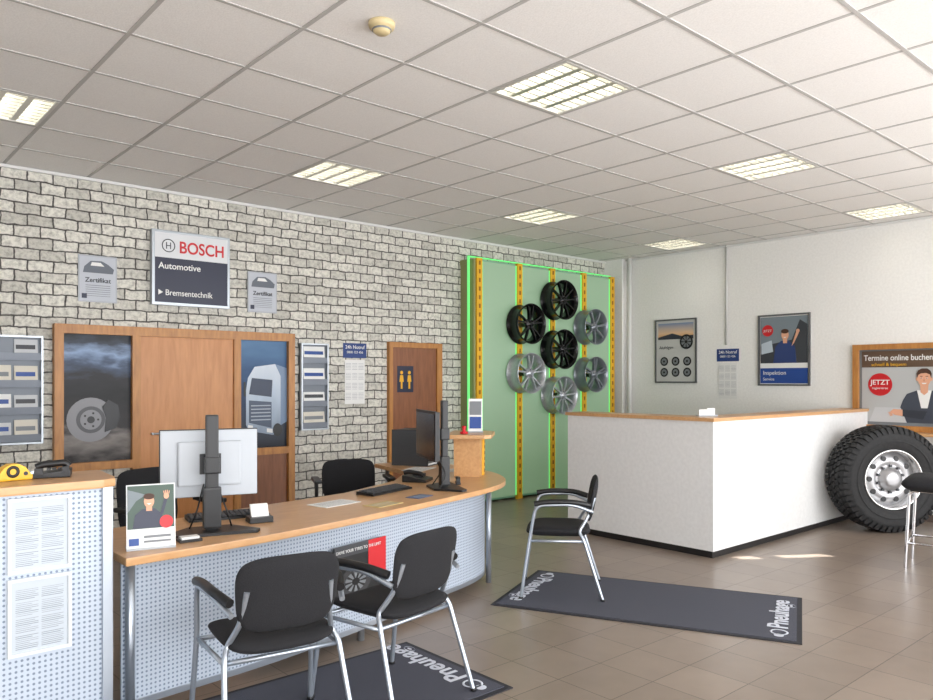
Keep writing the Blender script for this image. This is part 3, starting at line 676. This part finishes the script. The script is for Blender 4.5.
# ---------------------------------------------------------------- monitors
def monitor(name,x,y,rz,W,Hh,zc,ztop,back,poleoff=-.09):
    r=root(name,(x,y,DZ+.001),rz)
    box(r,'screen_shell',-W/2,W/2,0,.02,zc-Hh/2-DZ,zc+Hh/2-DZ,back,.006)
    box(r,'bezel',-W/2-.004,W/2+.004,.018,.034,zc-Hh/2-.004-DZ,zc+Hh/2+.004-DZ,BLACKP,.004)
    rect(r,'screen',-W/2+.015,W/2-.015,zc-Hh/2+.015-DZ,zc+Hh/2-.015-DZ,.0365,BLACKG,.001)
    box(r,'back_bulge',-.15,.15,-.02,.0,zc-.11-DZ,zc+.11-DZ,back,.01)
    box(r,'vesa_plate',-.05,.05,-.035,-.02,zc-.05-DZ,zc+.05-DZ,BLACKP)
    cyl(r,'arm',(0,poleoff,zc-DZ),(0,-.03,zc-DZ),.02,BLACKP)
    box(r,'clamp',-.035,.035,poleoff-.03,poleoff+.03,zc-.04-DZ,zc+.04-DZ,BLACKP,.008)
    box(r,'pole',-.030,.030,poleoff-.02,poleoff+.02,0.01,ztop-DZ,BLACKP,.008)
    box(r,'cable_cover',-.042,.042,poleoff-.03,poleoff+.03,.02,.22,BLACKP,.01)
    prism(r,'base',[(-.20,poleoff-.10),(.20,poleoff-.10),(.22,poleoff-.06),(.10,poleoff+.1),(-.10,poleoff+.1),(-.22,poleoff-.06)],0,.014,BLACKP)
    for s in (-1,1): tube(r,'cable_%d'%(s+2),[(s*.03,-.02,zc-.1-DZ),(s*.07,poleoff,.10),(s*.10,poleoff+.06,.01)],.004,BLACKP,.06)
monitor('monitor_on_pole',1.55,3.69,-.30,.46,.33,1.085,1.33,GREYP,-.10)
monitor('monitor_on_pole',3.24,4.05,1.15,.52,.32,1.13,1.36,BLACKP,-.10)
def keyboard(x,y,rz):
    r=root('keyboard',(x,y,DZ+.001),rz)
    prism(r,'case',[(-.07,0),(.07,0),(.07,.022),(-.07,.012)],-.21,.21,BLACKP,'X')
    boxes(r,'keys',[(-.2+i*.0265,-.2+i*.0265+.022,-.06+j*.024,-.04+j*.024,.016+j*.0018,.022+j*.0018) for i in range(15) for j in range(5)],DGREY)
keyboard(1.75,3.93,-.2); keyboard(2.93,4.14,.3)
r=root('desk_telephone',(3.42,4.42,DZ+.001),.6)
prism(r,'base',[(-.09,0),(.09,0),(.09,.05),(-.09,.02)],-.09,.09,BLACKP,'X',.004)
tube(r,'handset',[(-.07,-.07,.05),(-.07,-.04,.065),(-.07,.05,.075),(-.07,.08,.065)],.016,BLACKP,.02)
boxes(r,'keys',[(-.01+i*.022,.006+i*.022,-.04+j*.02,-.026+j*.02,.03,.052) for i in range(4) for j in range(4)],DGREY)
def paper(name,x,y,rz,w,h,mat,z=DZ):
    r=root(name,(x,y,z+.001),rz); box(r,'sheet',-w/2,w/2,-h/2,h/2,0,.003,mat)
    boxes(r,'lines',[(-w*.4,w*.4,-h*.4+k*h*.1,-h*.4+k*h*.1+.003,.003,.0035) for k in range(8)],M('print_grey',(140,146,150),.6)); return r
paper('document_sheet',2.42,3.94,.2,.28,.17,WHITE); paper('document_sheet',2.97,3.82,.28,.16,.10,M('paper_blue',(70,90,130),.5))
paper('document_sheet',3.88,5.00,.5,.28,.19,WHITE); paper('document_sheet',4.05,4.74,.1,.22,.15,WHITE)
paper('document_sheet',2.62,3.72,.25,.22,.13,M('paper_yellow',(200,176,120),.6))
r=root('stapler',(3.55,4.12,DZ+.001),.9)
box(r,'base',-.07,.07,-.018,.018,0,.012,BLACKP,.004); prism(r,'arm',[(-.07,.012),(.065,.03),(.07,.045),(-.06,.055),(-.07,.04)],-.015,.015,BLACKP,'Y',.004)
r=root('letter_tray_stack',(4.08,5.30,DZ+.001),.5)
boxes(r,'trays',[(-.13,.13,-.17,.17,k*.05,k*.05+.005) for k in range(7)]+[(-.13,-.125,-.17,.17,0,.31),(.125,.13,-.17,.17,0,.31)],DGREY)
boxes(r,'papers',[(-.11,.11,-.16,.16,k*.05+.006,k*.05+.02) for k in range(6)],WHITE)
r=root('acrylic_promo_stand',(1.175,3.43,DZ+.001),-.25)
box(r,'foot',-.10,.10,-.03,.05,0,.008,GREYP)
def lean(p,name,x0,x1,z0,z1,off,mat):
    k=.12
    return prism(p,name,[(-.02+k*z0-off,z0),(-.02+k*z0-off+.002,z0),(-.02+k*z1-off+.002,z1),(-.02+k*z1-off,z1)],x0,x1,mat,'X')
def leanpoly(p,name,pts,off,mat):
    k=.12; n=len(pts)
    v=[(x,-.02+k*z-off,z) for x,z in pts]+[(x,-.02+k*z-off+.0012,z) for x,z in pts]
    return obj(name,v,[tuple(range(n)),tuple(range(n,2*n))]+[(i,(i+1)%n,n+(i+1)%n,n+i) for i in range(n)],mat,p)
def leandisc(p,name,x,z,rx,rz,off,mat): return leanpoly(p,name,[(x+rx*math.cos(2*PI*i/24),z+rz*math.sin(2*PI*i/24)) for i in range(24)],off,mat)
lean(r,'card',-.10,.10,.008,.28,0,WHITE); lean(r,'picture',-.095,.095,.09,.275,.0022,M('promo_dark',(48,72,58),.4))
leanpoly(r,'car_body',[(-.095,.16),(-.06,.21),(-.02,.235),(-.095,.26)],.0034,M('promo_grey',(110,120,124),.4))
leanpoly(r,'person_body',[(-.075,.092),(.05,.092),(.045,.15),(.015,.175),(-.035,.175),(-.065,.15)],.0044,NAVY)
leanpoly(r,'person_neck',[(-.02,.165),(.004,.165),(.004,.19),(-.02,.19)],.0054,SKIN)
leandisc(r,'person_face',-.008,.207,.021,.028,.0066,SKIN); leandisc(r,'person_hair',-.008,.228,.023,.013,.0078,HAIR)
leanpoly(r,'person_smile',[(-.018,.198),(.002,.198),(-.008,.192)],.0078,WHITE)
leanpoly(r,'person_arm',[(.035,.14),(.05,.15),(.068,.215),(.055,.218)],.0056,NAVY)
leandisc(r,'person_palm',.063,.226,.011,.013,.0066,SKIN)
for q in range(4): leanpoly(r,'person_finger_%d'%q,[(.053+q*.006,.235),(.050+q*.008,.252-abs(q-1.5)*.003),(.054+q*.008,.253-abs(q-1.5)*.003),(.057+q*.006,.235)],.0062,SKIN)
leandisc(r,'red_badge',.062,.115,.028,.028,.0066,RED)
lean(r,'blue_label',-.09,-.05,.02,.05,.0044,BLUE); lean(r,'lines',-.03,.08,.05,.06,.0044,MGREY); lean(r,'lines2',-.03,.08,.03,.038,.0044,MGREY)
r=root('business_card_holder',(1.82,3.70,DZ+.001),-.2)
box(r,'base',-.06,.06,-.05,.05,0,.03,BLACKP,.003); prism(r,'cards',[(-.02,.03),(.0,.03),(.03,.09),(.01,.09)],-.045,.045,WHITE,'X')
r=root('card_tray',(1.36,3.47,DZ+.001),-.1); box(r,'tray',-.05,.05,-.035,.035,0,.012,BLACKP); box(r,'cards',-.04,.04,-.025,.025,.012,.022,WHITE)
# ---------------------------------------------------------------- mats
MATM=noisy('mat_fibre',(58,60,70),(76,78,90),300,0.95,0.3); MATB=M('mat_rubber_edge',(36,36,42),.8); MTXT=M('mat_text',(196,200,210),.8)
def mat(cx,cy,ang,L,Wd,both=True):
    r=root('floor_mat',(cx,cy,0.0),ang)
    box(r,'rubber_edge',-L/2,L/2,-Wd/2,Wd/2,.0005,.006,MATB)
    box(r,'pile',-L/2+.03,L/2-.03,-Wd/2+.03,Wd/2-.03,.004,.010,MATM)
    for k,(sx,rot) in enumerate(((1,PI/2),(-1,-PI/2))):
        if k and not both: continue
        x=sx*(L/2-.08)
        text(r,'logo_text_%d'%k,'Pneuhage',.165,(x,sx*(-Wd/2+.23),.0115),(0,0,rot),MTXT,'LEFT',.003)
        lathe(r,'emblem_%d'%k,[(.04,0),(.052,0),(.052,.001),(.04,.001)],MTXT,'Z',(x-sx*.045,sx*(-Wd/2+.155),.0105),seg=24,close=True)
        cyl(r,'emblem_dot_%d'%k,(x-sx*.045,sx*(-Wd/2+.095),.0105),(x-sx*.045,sx*(-Wd/2+.095),.0115),.028,MTXT,seg=16)
a=math.atan2(-1.725,.80)
mat(4.33,3.05,a,1.90,1.0)
mat(1.70,3.06,0,1.84,.86)
# ---------------------------------------------------------------- chairs
def visitor_chair(x,y,fx,fy):
    r=root('visitor_chair',(x,y,.012),math.atan2(-fx,fy))
    pad(r,'seat',.46,.45,.075,lambda a,b,c:(a,b,.435+c-.25*max(0,b-.12)**1.5+.02*(abs(a)/.23)**3),BLACKF)
    pad(r,'backrest',.42,.31,.04,lambda a,b,c:(a,-.245-.18*b+.45*a*a-c,.655+b),BLACKF,taper=.06,pw=4)
    for sx in(-1,1):
        s='left' if sx<0 else 'right'
        tube(r,'front_leg_arm_'+s,[(sx*.27,.25,0),(sx*.255,.19,.41),(sx*.265,.15,.635),(sx*.265,-.10,.645),(sx*.225,-.235,.59)],.0115,SILVER,.06)
        tube(r,'rear_leg_'+s,[(sx*.265,-.30,0),(sx*.235,-.17,.41),(sx*.215,-.14,.45),(sx*.18,-.205,.55),(sx*.17,-.25,.68)],.0115,SILVER,.05)
        tube(r,'arm_pad_'+s,[(sx*.265,.16,.645),(sx*.265,.05,.662),(sx*.26,-.12,.66),(sx*.225,-.215,.635)],.019,BLACKP,.05)
        cyl(r,'side_rail_'+s,(sx*.25,.20,.39),(sx*.235,-.17,.39),.010,SILVER)
        cyl(r,'glide_f_'+s,(sx*.27,.25,-.001),(sx*.27,.25,.012),.016,BLACKP,seg=12); cyl(r,'glide_r_'+s,(sx*.265,-.30,-.001),(sx*.265,-.30,.012),.016,BLACKP,seg=12)
    cyl(r,'cross_front',(-.25,.19,.39),(.25,.19,.39),.010,SILVER); cyl(r,'cross_rear',(-.235,-.165,.39),(.235,-.165,.39),.010,SILVER)
visitor_chair(1.50,2.95,.16,.99)
visitor_chair(2.13,2.97,-.17,.98)
visitor_chair(4.08,3.64,-.66,.75)
def office_chair(x,y,fx,fy,ht=.0):
    r=root('office_chair',(x,y,0),math.atan2(-fx,fy))
    for k in range(5):
        t=2*PI*k/5+.3; c,s=math.cos(t),math.sin(t)
        tube(r,'base_arm_%d'%k,[(0,0,.10),(.15*c,.15*s,.10),(.28*c,.28*s,.065)],.018,BLACKP,.03)
        cyl(r,'castor_%d'%k,(.28*c-.02*s,.28*s+.02*c,.028),(.28*c+.02*s,.28*s-.02*c,.028),.028,BLACKP,seg=16)
    cyl(r,'gas_lift',(0,0,.08),(0,0,.42),.025,DGREY)
    pad(r,'seat',.50,.48,.09,lambda a,b,c:(a,b,.47+c),BLACKF)
    pad(r,'backrest',.46,.50+ht,.06,lambda a,b,c:(a,-.27-.12*b+.4*a*a-c,.74+ht/2+b),BLACKF)
    tube(r,'back_support',[(0,0,.42),(0,-.26,.44),(0,-.30,.62)],.02,BLACKP,.06)
    for sx in(-1,1):
        tube(r,'arm_%d'%(sx+2),[(sx*.2,0,.43),(sx*.30,0,.45),(sx*.30,.02,.66),(sx*.29,-.12,.68)],.015,BLACKP,.04)
        box(r,'arm_pad_%d'%(sx+2),sx*.30-.03,sx*.30+.03,-.14,.14,.67,.70,BLACKP,.01)
office_chair(3.46,5.34,-.45,-1,-.17); office_chair(1.85,5.0,.3,-.95,-.08)
# ---------------------------------------------------------------- camera
cam=bpy.data.cameras.new('cam'); co=bpy.data.objects.new('camera',cam); sc.collection.objects.link(co); sc.camera=co
cam.sensor_fit='HORIZONTAL'; cam.sensor_width=36; cam.lens=762/933*36
cam.shift_y=30/933.0; cam.clip_start=.05
fw=Vector((.6613,.7501,0)); co.location=(0,0,1.5)
co.rotation_euler=(PI/2,0,math.atan2(-fw.x,fw.y))
# ---------------------------------------------------------------- daylight
w=bpy.data.worlds.new('daylight'); sc.world=w; w.use_nodes=True
bg=w.node_tree.nodes['Background']; bg.inputs['Color'].default_value=(.96,.975,1,1); bg.inputs['Strength'].default_value=7.8
def portal(name,loc,rot,sx,sy):
    l=bpy.data.lights.new(name,'AREA'); l.shape='RECTANGLE'; l.size=sx; l.size_y=sy; l.cycles.is_portal=True
    o=bpy.data.objects.new(name,l); o.location=loc; o.rotation_euler=rot; sc.collection.objects.link(o)
portal('window_portal_front',(3.15,YF-.05,1.6),(PI/2,0,0),11.1,2.7)
portal('window_portal_side',(XW+.02,-1.15,1.6),(PI/2,0,PI/2),1.7,2.6)
sl=bpy.data.lights.new('sun','SUN'); sl.energy=24; sl.angle=.009; sl.color=(1,.97,.93)
so=bpy.data.objects.new('sun',sl); d=Vector((-.83*1.196,.56*1.196,-1)); so.rotation_euler=d.to_track_quat('-Z','Y').to_euler(); so.location=(12,-6,8); sc.collection.objects.link(so)
